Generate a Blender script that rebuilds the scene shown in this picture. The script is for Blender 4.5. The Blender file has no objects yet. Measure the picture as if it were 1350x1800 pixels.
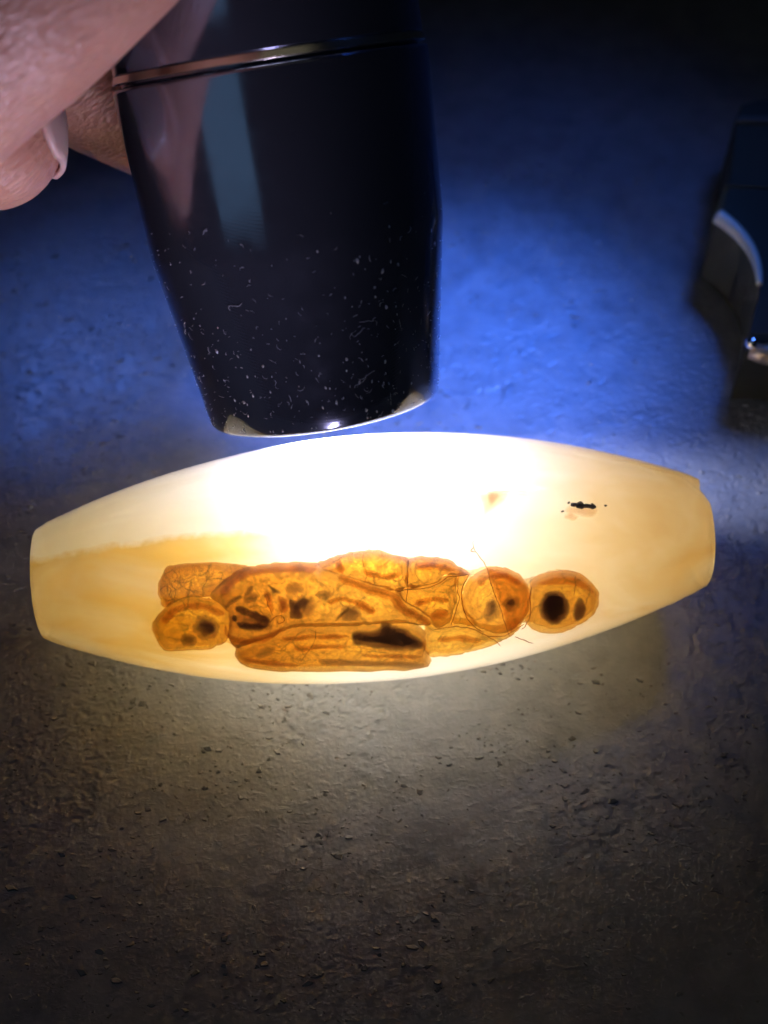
import bpy, bmesh, math, random
import numpy as np
from mathutils import Vector, Matrix, noise
from mathutils.bvhtree import BVHTree
from mathutils.geometry import delaunay_2d_cdt

random.seed(7)
R = math.radians
MM = 0.001
sc = bpy.context.scene
COL = sc.collection

# ------------------------------------------------------------------ camera
PITCH = R(55)                       # downward tilt of the lens
FPX = 2473.0                        # focal length in pixels of the 1350x1800 photograph
RGT = Vector((1, 0, 0))
UP = Vector((0, math.sin(PITCH), math.cos(PITCH)))
FWD = Vector((0, math.cos(PITCH), -math.sin(PITCH)))
BEAD_C = Vector((0, 0, 13.2)) * MM
CAM = BEAD_C - (RGT * -1.0 + UP * -4.85 + FWD * 150.0) * MM


def world(px, py, depth):
    """photo pixel + distance along the lens axis (mm) -> point in metres"""
    return CAM + (RGT * ((px - 675) / FPX * depth) + UP * ((900 - py) / FPX * depth) + FWD * depth) * MM


# axis of the flashlight (its light and the added lamps refer to it)
G = world(474, 112, 136.0)          # centre of the groove
E = world(572, 715, 145.9)          # centre of the front rim
ax = (G - E).normalized()           # from the front rim towards the tail
LEN = (G - E).length / MM
toc = (CAM - (G + E) / 2).normalized()
fu = (toc - ax * toc.dot(ax)).normalized()
fv = ax.cross(fu)

cam_d = bpy.data.cameras.new('camera')
cam_d.sensor_fit = 'VERTICAL'
cam_d.sensor_height = 24
cam_d.lens = FPX / 1800 * 24
cam_d.clip_start = 0.01
cam_d.clip_end = 20
cam_d.dof.use_dof = True
cam_d.dof.focus_distance = 0.139
cam_d.dof.aperture_fstop = 16
cam = bpy.data.objects.new('camera', cam_d)
COL.objects.link(cam)
cam.location = CAM
cam.rotation_euler = (math.pi / 2 - PITCH, 0, 0)
sc.camera = cam

# ------------------------------------------------------------------ world, lamps, exposure
w = bpy.data.worlds.new('World')
sc.world = w
w.use_nodes = True
w.node_tree.nodes['Background'].inputs[0].default_value = (0.55, 0.72, 1.0, 1)
w.node_tree.nodes['Background'].inputs[1].default_value = 0.003

FLASH_POWER = 0.41
FLASH_COLOR = (0.54, 0.60, 1.0)


def lamp(name, kind, loc, target, power, color, **kw):
    d = bpy.data.lights.new(name, kind)
    d.energy = power
    d.color = color
    for k, v in kw.items():
        setattr(d, k, v)
    o = bpy.data.objects.new(name, d)
    COL.objects.link(o)
    o.location = loc
    o.rotation_euler = (Vector(target) - Vector(loc)).to_track_quat('-Z', 'Y').to_euler()
    return o


# added lamps, no seen source: tube strip, ring glint, blue lens glare, hand fill
def facing(o, back, up):
    """turn a lamp so that it shines along -back with its height along `up`"""
    z = back.normalized()
    y = (up - z * up.dot(z)).normalized()
    o.rotation_euler = Matrix((y.cross(z), y, z)).transposed().to_euler()


left = -fv if fv.x > 0 else fv
wdir = (fu * math.cos(R(39)) + left * math.sin(R(39)) + ax * 0.13).normalized()
wl = lamp('reflection_light', 'AREA', G + wdir * 0.42, G, 0.050, (0.36, 0.68, 1.0), shape='RECTANGLE', size=0.25, size_y=0.26)  # added unseen light, placed for the bluish strip reflected in the tube
facing(wl, wdir, ax)
cdir = (fu * 0.766 + ax * 0.643).normalized()
cl = lamp('ring_glint_lamp', 'AREA', G + cdir * 0.9, G, 0.05, (1.0, 0.92, 0.72), shape='RECTANGLE', size=0.95, size_y=0.05)  # added unseen lamp, angled to put a warm glint on the ring
facing(cl, cdir, ax)
lamp('glare_lamp', 'SPOT', (0.062, 0.070, 0.150), (0.007, 0.037, 0.0), 3.2, (0.055, 0.19, 1.0), spot_size=R(24), spot_blend=1.0, shadow_soft_size=0.012)  # added lamp, its blue pool stands in for lens glare
lamp('glare_lamp', 'SPOT', (0.072, 0.090, 0.150), (0.016, 0.047, 0.0), 0.30, (0.07, 0.21, 1.0), spot_size=R(42), spot_blend=1.0, shadow_soft_size=0.02)  # wider, weaker added lamp for the same glare
lamp('glare_lamp', 'SPOT', (-0.066, 0.112, 0.120), (-0.030, 0.024, 0.0), 0.50, (0.10, 0.24, 1.0), spot_size=R(28), spot_blend=1.0, shadow_soft_size=0.02)  # added lamp, carries the blue glare to the left of the tube
lamp('hand_fill_lamp', 'SPOT', (0.010, -0.080, 0.012), world(-25, 150, 122), 0.36, (0.76, 0.64, 1.0), spot_size=R(30), spot_blend=0.5, shadow_soft_size=0.010)  # added lilac fill, low in front, to brighten the hand

sc.view_settings.view_transform = 'Standard'
sc.view_settings.look = 'None'
sc.view_settings.exposure = 0.0
sc.view_settings.gamma = 1.0
sc.view_settings.use_curve_mapping = False
cy = sc.cycles
cy.use_denoising = True
cy.use_adaptive_sampling = True
cy.adaptive_threshold = 0.06
cy.adaptive_min_samples = 48
cy.max_bounces = 24
cy.diffuse_bounces = 8
cy.glossy_bounces = 4
cy.transmission_bounces = 8
cy.volume_bounces = 20
cy.transparent_max_bounces = 48
cy.sample_clamp_indirect = 5
cy.caustics_reflective = False
cy.caustics_refractive = False


# ------------------------------------------------------------------ helpers
class NT:
    def __init__(self, name):
        self.m = bpy.data.materials.new(name)
        self.m.use_nodes = True
        self.t = self.m.node_tree
        self.t.nodes.clear()
        self.out = self.t.nodes.new('ShaderNodeOutputMaterial')

    def n(self, kind, props=None, **ins):
        nd = self.t.nodes.new('ShaderNode' + kind)
        for k, v in (props or {}).items():
            setattr(nd, k, v)
        for k, v in ins.items():
            key = int(k[1:]) if k[0] == 'i' and k[1:].isdigit() else k.replace('_', ' ')
            sock = nd.inputs[key]
            if hasattr(v, 'bl_idname') and hasattr(v, 'outputs'):
                v = v.outputs[0]
            if isinstance(v, bpy.types.NodeSocket):
                self.t.links.new(v, sock)
            else:
                if isinstance(v, (tuple, list)) and len(v) == 3 and sock.type == 'RGBA':
                    v = (*v, 1)
                sock.default_value = v
        return nd

    def math(self, op, a, b=0.0, clamp=False):
        return self.n('Math', dict(operation=op, use_clamp=clamp), i0=a, i1=b)

    def mix(self, f, a, b, blend='MIX'):
        nd = self.t.nodes.new('ShaderNodeMix')
        nd.data_type = 'RGBA'
        nd.blend_type = blend
        for i, v in ((0, f), (6, a), (7, b)):
            s = nd.inputs[i]
            if hasattr(v, 'outputs'):
                v = v.outputs[0]
            if isinstance(v, bpy.types.NodeSocket):
                self.t.links.new(v, s)
            else:
                s.default_value = (*v, 1) if isinstance(v, tuple) and len(v) == 3 else v
        return nd.outputs[2]

    def ramp(self, f, stops, interp='LINEAR'):
        nd = self.n('ValToRGB', i0=f)
        cr = nd.color_ramp
        cr.interpolation = interp
        while len(cr.elements) < len(stops):
            cr.elements.new(0.5)
        for e, (p, c) in zip(cr.elements, stops):
            e.position = p
            e.color = (*c, 1) if len(c) == 3 else c
        return nd.outputs[0]

    def done(self, surface=None, volume=None):
        if surface is not None:
            self.t.links.new(surface.outputs[0], self.out.inputs[0])
        if volume is not None:
            self.t.links.new(volume.outputs[0], self.out.inputs[1])
        return self.m


def mesh_obj(name, verts, faces, mat, parent=None, smooth=True):
    me = bpy.data.meshes.new(name)
    me.from_pydata([tuple(v) for v in verts], [], faces)
    me.update()
    if smooth:
        me.polygons.foreach_set('use_smooth', [True] * len(me.polygons))
    o = bpy.data.objects.new(name, me)
    COL.objects.link(o)
    if mat:
        me.materials.append(mat)
    if parent:
        o.parent = parent
        o.matrix_parent_inverse = Matrix.Translation(-parent.location) if parent.rotation_euler.to_matrix() == Matrix.Identity(3) else parent.matrix_world.inverted()
    return o


def empty(name, loc):
    o = bpy.data.objects.new(name, None)
    o.empty_display_size = 0.01
    COL.objects.link(o)
    o.location = loc
    return o


def tag(o, label=None, cat=None, kind=None, group=None):
    for k, v in (('label', label), ('category', cat), ('kind', kind), ('group', group)):
        if v:
            o[k] = v
    return o


def lathe(profile, frame, n=96, close=False):
    """profile: list of (distance along axis, radius) in mm; frame: (origin, axis, u, v)"""
    o, a, u, v = frame
    vs, fs = [], []
    for (d, r) in profile:
        for k in range(n):
            t = 2 * math.pi * k / n
            vs.append(o + (a * d + u * (r * math.cos(t)) + v * (r * math.sin(t))) * MM)
    m = len(profile)
    for i in range(m - 1 if not close else m):
        for k in range(n):
            k2 = (k + 1) % n
            i2 = (i + 1) % m
            fs.append((i * n + k, i * n + k2, i2 * n + k2, i2 * n + k))
    return vs, fs


def tube(pts, rad, n=8, taper=True):
    """swept tube through world points; rad in metres (number or list)"""
    vs, fs = [], []
    m = len(pts)
    for i, p in enumerate(pts):
        t = (pts[min(i + 1, m - 1)] - pts[max(i - 1, 0)]).normalized()
        u = t.orthogonal().normalized() if i == 0 else (u - t * u.dot(t)).normalized()
        v = t.cross(u)
        r = rad[i] if isinstance(rad, list) else rad
        for k in range(n):
            a = 2 * math.pi * k / n
            vs.append(p + (u * math.cos(a) + v * math.sin(a)) * r)
    for i in range(m - 1):
        for k in range(n):
            fs.append((i * n + k, i * n + (k + 1) % n, (i + 1) * n + (k + 1) % n, (i + 1) * n + k))
    fs.append(tuple(range(n))[::-1])
    fs.append(tuple((m - 1) * n + k for k in range(n)))
    return vs, fs


def catmull(pts, sub=6, closed=True):
    P = [np.array(p, float) for p in pts]
    n = len(P)
    out = []
    for i in range(n if closed else n - 1):
        if closed:
            p0, p1, p2, p3 = P[i - 1], P[i], P[(i + 1) % n], P[(i + 2) % n]
        else:
            p0, p1, p2, p3 = P[max(i - 1, 0)], P[i], P[i + 1], P[min(i + 2, n - 1)]
        for k in range(sub):
            t = k / sub
            out.append(0.5 * ((2 * p1) + (p2 - p0) * t + (2 * p0 - 5 * p1 + 4 * p2 - p3) * t * t + (3 * p1 - p0 - 3 * p2 + p3) * t ** 3))
    if not closed:
        out.append(P[-1])
    return out


# ------------------------------------------------------------------ table top with a real relief
rng = np.random.default_rng(11)


def vnoise(X, Y, cell, ax=1.0, seed=0):
    r = np.random.default_rng(seed)
    n = 512
    lat = r.random((n, n)) * 2 - 1
    x = X / (cell * ax) + 1000.37
    y = Y / cell + 1000.71
    xi = np.floor(x).astype(int)
    yi = np.floor(y).astype(int)
    fx = x - xi
    fy = y - yi
    fx = fx * fx * fx * (fx * (fx * 6 - 15) + 10)
    fy = fy * fy * fy * (fy * (fy * 6 - 15) + 10)
    g = lambda a, b: lat[(yi + b) % n, (xi + a) % n]
    return (g(0, 0) * (1 - fx) + g(1, 0) * fx) * (1 - fy) + (g(0, 1) * (1 - fx) + g(1, 1) * fx) * fy


def sstep(a, b, x):
    t = np.clip((x - a) / (b - a), 0, 1)
    return t * t * (3 - 2 * t)


def axis_coords(lo, hi, step, far):
    d = np.arange(lo, hi + step / 2, step)
    left = lo - np.cumsum(np.geomspace(step * 2, 60, 14))
    right = hi + np.cumsum(np.geomspace(step * 2, 60, 14))
    return np.concatenate([left[::-1], d, right])


gx = axis_coords(-56, 56, 0.17, 300)
gy = axis_coords(-47, 80, 0.17, 300)
X, Y = np.meshgrid(gx, gy)
# domain warp so that the flakes are not lattice-shaped
wx = X + 0.4 * vnoise(X, Y, 1.1, 1, 1) + 0.2 * vnoise(X, Y, .45, 1, 2)
wy = Y + 0.4 * vnoise(X, Y, 1.1, 1, 3) + 0.2 * vnoise(X, Y, .45, 1, 4)
patch = sstep(-0.2, 0.6, vnoise(X, Y, 12, 1.2, 5) + 0.6 * vnoise(X, Y, 4, 1, 6))
fl = 0.6 * vnoise(wx, wy, 0.55, 1.7, 7) + 0.5 * vnoise(wx, wy, 0.32, 1.6, 8)
fl2 = 0.6 * vnoise(wx, wy, 0.48, 1.6, 9) + 0.5 * vnoise(wx, wy, 0.3, 1.5, 10)
H = 0.05 * vnoise(X, Y, 11, 1, 12) + 0.018 * vnoise(wx, wy, 2.1, 1.5, 13) + 0.014 * vnoise(wx, wy, 0.7, 1.8, 14)
H += 0.08 * sstep(0.43, 0.53, fl) * (0.25 + 0.75 * patch) * (0.6 + 0.4 * vnoise(X, Y, .8, 1, 20))
H -= 0.09 * sstep(0.42, 0.54, fl2) * (0.15 + 0.85 * patch)
H += 0.06 * sstep(0.25, 0.45, fl2 * -1) * patch * vnoise(wx, wy, .35, 1.3, 15)
H += 0.005 * rng.standard_normal(H.shape)
fade = sstep(1.0, 0.0, (np.maximum(np.abs(X) - 62, 0) + np.maximum(np.abs(Y - 20) - 72, 0)) / 10.0)
H *= fade
# keep the highest flakes just under the bead
H = np.minimum(H, 0.28)
ny, nx = X.shape
co = np.stack([X, Y, H], -1).reshape(-1, 3) * MM
idx = np.arange(nx * ny).reshape(ny, nx)
quads = np.stack([idx[:-1, :-1], idx[:-1, 1:], idx[1:, 1:], idx[1:, :-1]], -1).reshape(-1, 4)
me = bpy.data.meshes.new('table_top')
me.vertices.add(len(co))
me.vertices.foreach_set('co', co.ravel())
me.loops.add(quads.size)
me.loops.foreach_set('vertex_index', quads.ravel().astype(np.int32))
me.polygons.add(len(quads))
me.polygons.foreach_set('loop_start', np.arange(0, quads.size, 4, dtype=np.int32))
me.polygons.foreach_set('loop_total', np.full(len(quads), 4, dtype=np.int32))
me.polygons.foreach_set('use_smooth', np.ones(len(quads), dtype=bool))
me.update(calc_edges=True)
me.validate()
table = bpy.data.objects.new('table_top', me)
COL.objects.link(table)
tag(table, kind='structure')

t = NT('dark_textured_laminate')
tc = t.n('TexCoord')
n1 = t.n('TexNoise', Vector=tc.outputs['Object'], Scale=240.0, Detail=6.0, Roughness=0.65)
n2 = t.n('TexNoise', Vector=tc.outputs['Object'], Scale=2600.0, Detail=3.0)
n3 = t.n('TexNoise', Vector=tc.outputs['Object'], Scale=30.0, Detail=3.0)
c = t.mix(t.n('MapRange', Value=n1.outputs[0], From_Min=.35, From_Max=.7).outputs[0], (0.175, 0.187, 0.208), (0.29, 0.304, 0.326))
c = t.mix(t.math('MULTIPLY', n3, 0.5), c, (0.11, 0.114, 0.116))
rough = t.n('MapRange', Value=n1.outputs[0], From_Min=.3, From_Max=.75, To_Min=.32, To_Max=.58)
tm = t.n('Mapping', Vector=tc.outputs['Object'], Scale=(.6, 1, 1))
n4 = t.n('TexNoise', Vector=tm.outputs[0], Scale=1100.0, Detail=4.0, Roughness=.6, Distortion=.4)
n4r = t.n('MapRange', Value=n4.outputs[0], From_Min=.55, From_Max=.68)
b0 = t.n('Bump', Strength=0.35, Distance=0.0001, Height=n4r.outputs[0])
b = t.n('Bump', Strength=0.5, Distance=0.00008, Height=n2.outputs[0], Normal=b0.outputs[0])
p = t.n('BsdfPrincipled', Base_Color=c, Roughness=rough.outputs[0], Normal=b.outputs[0])
p.inputs['Specular IOR Level'].default_value = 0.8
me.materials.append(t.done(p))

# ------------------------------------------------------------------ the bead
BEAD_ROT = R(5.4)
HL, R0, R1 = 35.4, 5.9, 13.2      # half length, end radius, belly radius (mm)
bx = Vector((math.cos(BEAD_ROT), math.sin(BEAD_ROT), 0))
by = Vector((-math.sin(BEAD_ROT), math.cos(BEAD_ROT), 0))
bz = Vector((0, 0, 1))


def bead_r(s):
    return R0 + (R1 - R0) * (1 - (s / HL) ** 2)


def barrel_profile(inset=0.0, bevel=0.4):
    pr = [(-HL + inset, 0.001)]
    for k in range(5):
        f = (k + 1) / 5
        pr.append((-HL + inset - 0.12 * (1 - f * f) + 0.12, (R0 - inset - bevel) * f))
    for k in range(1, 7):
        a = k / 6 * math.pi / 2
        pr.append((-HL + inset + 0.12 + bevel * .6 * (1 - math.cos(a)), R0 - inset - bevel + bevel * math.sin(a) * 0.98 + 0.02 * bevel * k / 6))
    s0 = pr[-1][0]
    m = 72
    half = [(s0 + (-2 * s0) * k / m, 0) for k in range(1, m)]
    pr += [(s, bead_r(s) - inset) for s, _ in half]
    body = pr[:]
    pr += [(-s, r) for s, r in body[:12][::-1]]
    return pr


frame_b = (BEAD_C, bx, by, bz)


def lathe_closed(prof, frame, n=128, warp=None):
    o, a, u, v = frame
    vs, fs = lathe(prof[1:-1], frame, n)
    vs.append(o + a * prof[0][0] * MM)
    vs.append(o + a * prof[-1][0] * MM)
    L = len(vs)
    m = len(prof) - 2
    for k in range(n):
        fs.append((L - 2, (k + 1) % n, k))
        fs.append((L - 1, (m - 1) * n + k, (m - 1) * n + (k + 1) % n))
    return vs, fs


bead_vs, bead_fs = lathe_closed(barrel_profile(), frame_b)
# slight hand-ground unevenness and one chipped edge at the right end
CHIP = BEAD_C + (bx * HL + by * 1.8 + bz * 5.4) * MM
nv = []
for v in bead_vs:
    q = v - BEAD_C
    d = noise.noise(v * 60) * 0.00010
    rad = q - bx * q.dot(bx)
    v2 = v + rad.normalized() * d if rad.length > 1e-6 else v
    c = (v - CHIP).length
    if c < 0.0022:
        v2 = v2 - (bx * 0.7 + bz * 0.4) * (0.0022 - c) * 0.35
    nv.append(v2)
bead_vs = nv
bvh = BVHTree.FromPolygons([tuple(v) for v in bead_vs], bead_fs)

t = NT('polished_chalcedony')
tc = t.n('TexCoord')
mp = t.n('Mapping', Vector=tc.outputs['Object'], Scale=(1.0, .08, .08))
sn = t.n('TexNoise', Vector=mp.outputs[0], Scale=1500.0, Detail=2.0)
b = t.n('Bump', Strength=0.12, Distance=0.00005, Height=sn.outputs[0])
gl = t.n('BsdfGlossy', Color=(1, 1, 1), Roughness=0.09, Normal=b.outputs[0])
fr = t.n('Fresnel', IOR=1.45)
geo = t.n('NewGeometry')
fac = t.math('MULTIPLY', fr.outputs[0], t.math('SUBTRACT', 1.0, geo.outputs['Backfacing']))
# stain of the stone: honey below a wavy line on the left half, amber at the right tip, faint cloudy streaks
cut_n = (UP * 0.9 - FWD * 0.43).normalized()
cut_n = (cut_n - bx * cut_n.dot(bx)).normalized()
rel = t.n('VectorMath', dict(operation='SUBTRACT'), i0=tc.outputs['Object'], i1=tuple(BEAD_C))
sx = t.math('MULTIPLY', t.n('VectorMath', dict(operation='DOT_PRODUCT'), i0=rel.outputs[0], i1=tuple(bx)).outputs['Value'], 1000.0)
su = t.math('MULTIPLY', t.n('VectorMath', dict(operation='DOT_PRODUCT'), i0=rel.outputs[0], i1=tuple(cut_n)).outputs['Value'], 1000.0)
wn = t.n('TexNoise', Vector=tc.outputs['Object'], Scale=260.0, Detail=5.0, Roughness=.65)
rad_ = t.math('SUBTRACT', R1, t.math('MULTIPLY', t.math('MULTIPLY', sx, sx), (R1 - R0) / HL / HL))
lim_ = t.math('ADD', t.math('MULTIPLY', rad_, t.math('ADD', 0.64, t.math('MULTIPLY', t.math('ABSOLUTE', sx), 0.0045))), t.math('MULTIPLY', t.math('SUBTRACT', wn.outputs[0], .5), 1.6))
below = t.n('MapRange', Value=t.math('SUBTRACT', lim_, su), From_Min=-0.15, From_Max=0.5)
leftm = t.n('MapRange', dict(interpolation_type='SMOOTHSTEP'), Value=sx, From_Min=-14.0, From_Max=-1.0, To_Min=1.0, To_Max=0.0)
cld = t.n('MapRange', Value=t.n('TexNoise', Vector=t.n('Mapping', Vector=tc.outputs['Object'], Scale=(.35, 1, 1)).outputs[0], Scale=170.0, Detail=5.0, Distortion=.8).outputs[0], From_Min=.3, From_Max=.7, To_Min=.6, To_Max=1.0)
hf_ = t.math('MULTIPLY', t.math('MULTIPLY', below.outputs[0], leftm.outputs[0]), cld.outputs[0])
rtip = t.n('MapRange', dict(interpolation_type='SMOOTHSTEP'), Value=sx, From_Min=6.0, From_Max=34.0)
lowm = t.n('MapRange', Value=t.math('DIVIDE', t.math('SUBTRACT', t.n('SeparateXYZ', Vector=rel.outputs[0]).outputs[2], 0.0), 0.001), From_Min=-10.5, From_Max=-6.0)
hf2 = t.math('MULTIPLY', hf_, lowm.outputs[0])
st1 = t.mix(hf2, (1, 1, 1), (0.82, 0.59, 0.19))
st2 = t.mix(t.math('MULTIPLY', t.math('MULTIPLY', rtip.outputs[0], cld.outputs[0]), lowm.outputs[0]), st1, (0.88, 0.63, 0.29))
st3 = t.mix(t.n('MapRange', Value=cld.outputs[0], From_Min=.6, From_Max=1.0, To_Max=.3).outputs[0], st2, (0.97, 0.88, 0.70), 'MULTIPLY')
tr = t.n('BsdfTransparent', Color=st3)
skin = t.n('MixShader', i0=0.5, i1=t.n('BsdfDiffuse', Color=st3), i2=t.n('BsdfTranslucent', Color=st3))
base_ = t.n('MixShader', i0=0.14, i1=tr, i2=skin)
inner = t.n('MixShader', i0=0.65, i1=tr, i2=t.n('BsdfDiffuse', Color=(1, 1, 1)))      # light is largely thrown back inside at the polished skin
outer = t.n('MixShader', i0=fac, i1=base_, i2=gl)
surf = t.n('MixShader', i0=geo.outputs['Backfacing'], i1=outer, i2=inner)
vs_ = t.n('VolumeScatter', Color=(1, 1, 1), Density=185.0, Anisotropy=0.6)
va = t.n('VolumeAbsorption', Color=(0.80, 0.70, 0.02), Density=1.0)
BEAD_MAT = t.done(surf, t.n('AddShader', i0=vs_, i1=va))

bead = empty('bead', BEAD_C - Vector((0, 0, R1 * MM)))
tag(bead, 'glowing honey yellow barrel shaped stone bead with orange and black cell pattern', 'bead')
mesh_obj('stone_body', bead_vs, bead_fs, BEAD_MAT, bead)


# honey coloured core under a whitish rind
t = NT('honey_core')
tr = t.n('BsdfTransparent', Color=(1, 1, 1))
va = t.n('VolumeAbsorption', Color=(0.985, 0.78, 0.02), Density=30.0)
CORE_MAT = t.done(tr, va)
prof = barrel_profile(0.12)
cvs, cfs = lathe_closed(prof, frame_b, 96)
cut_n = (UP * 0.9 - FWD * 0.43).normalized()
cut_n = (cut_n - bx * cut_n.dot(bx)).normalized()
low_n = -(UP * 0.97 + FWD * 0.24)
low_n = (low_n - bx * low_n.dot(bx)).normalized()
out = []
for v in cvs:
    q = v - BEAD_C
    s = q.dot(bx) / MM
    rr = bead_r(max(-HL, min(HL, s)))
    rel = max(0, 1 - abs(s) / HL)
    lim = (0.80 - 0.16 * rel) * rr + 0.22 * noise.noise(Vector((s * .35, 3, 1))) + 0.12 * noise.noise(Vector((s * 1.7, 7, 1)))
    if s > 8:
        lim += (s - 8) * 0.02
    u = q.dot(cut_n) / MM
    if u > lim:
        v = v - cut_n * ((u - lim) * MM)
    q = v - BEAD_C
    low = (0.86 if s < -6 else 0.86 - 0.20 * min(1, (s + 6) / 10) + max(0, s - 14) * 0.014) * rr + 0.1 * noise.noise(Vector((s * .5, 9, 1)))
    u = q.dot(low_n) / MM
    if u > low:
        v = v - low_n * ((u - low) * MM)
    out.append(v)
mesh_obj('honey_core', out, cfs, CORE_MAT, bead)


def on_bead(px, py):
    d = (world(px, py, 150) - CAM).normalized()
    loc, nor, i, dist = bvh.ray_cast(CAM, d)
    if loc is None:
        return None, None
    rad = loc - BEAD_C
    rad = (rad - bx * rad.dot(bx)).normalized()
    return loc, rad


def seg_dist(p, A, B):
    d = B - A
    t_ = np.clip(((p - A) * d).sum(1) / np.maximum((d * d).sum(1), 1e-9), 0, 1)
    return np.sqrt((((A + d * t_[:, None]) - p) ** 2).sum(1)).min()


def inside(p, poly):
    x, y = p
    c_ = False
    n = len(poly)
    for i in range(n):
        x1, y1 = poly[i]
        x2, y2 = poly[i - 1]
        if (y1 > y) != (y2 > y) and x < (x2 - x1) * (y - y1) / (y2 - y1) + x1:
            c_ = not c_
    return c_


def pillow(name, outline, mat, parent, top=0.2, thick=1.2, grid=5.0, soft=14.0, sub=4, wob=0.0, seed=0, dome=8.0, grow=0.0):
    """closed lens-shaped inclusion under the bead surface, following an outline.
    vertex attribute 'rim' runs 0 at its outline to 1 at `soft` px inside."""
    ol = catmull(outline, sub)
    if wob:
        ol = [p + wob * np.array((noise.noise(Vector((p[0] * .09, p[1] * .09, seed))), noise.noise(Vector((p[0] * .09, p[1] * .09, seed + 9))))) for p in ol]
    if grow:
        cc = np.mean(ol, 0)
        nn = len(ol)
        tang = [ol[(i + 1) % nn] - ol[i - 1] for i in range(nn)]
        area = sum(ol[i][0] * ol[(i + 1) % nn][1] - ol[(i + 1) % nn][0] * ol[i][1] for i in range(nn))
        sg = 1 if area > 0 else -1
        ol = [p + grow * sg * np.array((q[1], -q[0])) / max(np.hypot(*q), 1e-6) for p, q in zip(ol, tang)]
    ol = [p for p in ol if on_bead(*p)[0] is not None]
    A = np.array(ol)
    B = np.roll(A, -1, 0)
    pts = [Vector(p) for p in ol]
    n0 = len(pts)
    lo, hi = A.min(0), A.max(0)
    r_ = random.Random(seed)
    for ix in np.arange(lo[0] + grid / 2, hi[0], grid):
        for iy in np.arange(lo[1] + grid / 2, hi[1], grid):
            p = np.array((ix + r_.uniform(-.3, .3) * grid, iy + r_.uniform(-.3, .3) * grid))
            if inside(p, ol) and seg_dist(p, A, B) > grid * .45:
                pts.append(Vector(p))
    vv, ee, ff, _, _, _ = delaunay_2d_cdt(pts, [], [list(range(n0))], 1, 0.001)
    vs, rim, edge = [], [], []
    top_v, bot_v = [], []
    for v in vv:
        d = seg_dist(np.array(v), A, B)
        P, N = on_bead(v[0], v[1])
        if P is None:
            P, N = Vector((0, 0, 0)), Vector((0, 0, 1))
        h = math.sqrt(max(0.0, 1 - (1 - min(d / dome, 1)) ** 2))
        mid = top + 0.45 * thick
        top_v.append(P - N * (mid - (mid - top) * h) * MM)
        bot_v.append(P - N * (mid + (thick * .55) * h) * MM)
        rim.append(min(1.0, d / soft))
        edge.append(d < 0.05)
    k = len(vv)
    allv = top_v + bot_v
    faces = []
    remap = lambda i: i if edge[i] else i + k
    for f in ff:
        f = list(f)
        a, b_, c_ = (vv[i] for i in f[:3])
        if (b_ - a).cross(c_ - a) > 0:
            f = f[::-1]
        faces.append(f)
        if not all(edge[i] for i in f):
            faces.append([remap(i) for i in f[::-1]])
    o = mesh_obj(name, allv, faces, mat, parent)
    at = o.data.attributes.new('rim', 'FLOAT', 'POINT')
    at.data.foreach_set('value', rim + rim)
    return o


def tint_mat(name, rim_col, mid_col, mott_col, rim_pos=0.45, scale=380.0, vein=0.0, vein_scale=420.0, band=0.0, grain=0.5):
    """coloured see-through mineral: each face filters the light that passes it"""
    t = NT(name)
    tc = t.n('TexCoord')
    at = t.n('Attribute', dict(attribute_name='rim'))
    ns = t.n('TexNoise', Vector=tc.outputs['Object'], Scale=scale, Detail=6.0, Roughness=.62, Distortion=.6)
    f = t.math('ADD', at.outputs['Fac'], t.math('MULTIPLY', t.math('SUBTRACT', ns.outputs[0], 0.5), .4))
    half = tuple((a + 2 * b_) / 3 for a, b_ in zip(rim_col, mid_col))
    edge = tuple((a + 3 * b_) / 4 for a, b_ in zip(rim_col, mid_col))
    col = t.ramp(f, [(0.0, edge), (0.16, tuple((a + b_) / 2 for a, b_ in zip(rim_col, half))), (rim_pos, half), (1.0, mid_col)], 'EASE')
    m2 = t.n('TexNoise', Vector=tc.outputs['Object'], Scale=scale * 2.1, Detail=7.0, Roughness=.7, Distortion=1.6)
    col = t.mix(t.n('MapRange', Value=m2.outputs[0], From_Min=.44, From_Max=.60).outputs[0], col, mott_col)
    g = t.n('TexNoise', Vector=tc.outputs['Object'], Scale=scale * 9, Detail=4.0, Roughness=.7)
    col = t.mix(t.n('MapRange', Value=g.outputs[0], From_Min=.5, From_Max=.72, To_Max=grain).outputs[0], col, rim_col)
    if band:
        w_ = t.math('SINE', t.math('ADD', t.math('MULTIPLY', at.outputs['Fac'], 22.0), t.math('MULTIPLY', ns.outputs[0], 9.0)))
        col = t.mix(t.n('MapRange', Value=w_, From_Min=.0, From_Max=1.0, To_Max=band).outputs[0], col, rim_col)
    if vein:
        wp = t.n('TexNoise', Vector=tc.outputs['Object'], Scale=420.0, Detail=3.0)
        va_ = t.n('VectorMath', dict(operation='MULTIPLY_ADD'), i0=wp.outputs[1], i1=(.0022, .0022, .0022), i2=tc.outputs['Object'])
        vo = t.n('TexVoronoi', dict(feature='DISTANCE_TO_EDGE'), Vector=va_.outputs[0], Scale=vein_scale)
        vf = t.n('MapRange', Value=vo.outputs[0], From_Min=0.0, From_Max=0.05, To_Min=vein, To_Max=0.0)
        vm = t.math('MULTIPLY', vf.outputs[0], t.n('MapRange', Value=ns.outputs[0], From_Min=.42, From_Max=.58).outputs[0])
        col = t.mix(vm, col, tuple(x * .6 for x in rim_col))
    return t.done(t.n('BsdfTransparent', Color=col))


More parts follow.
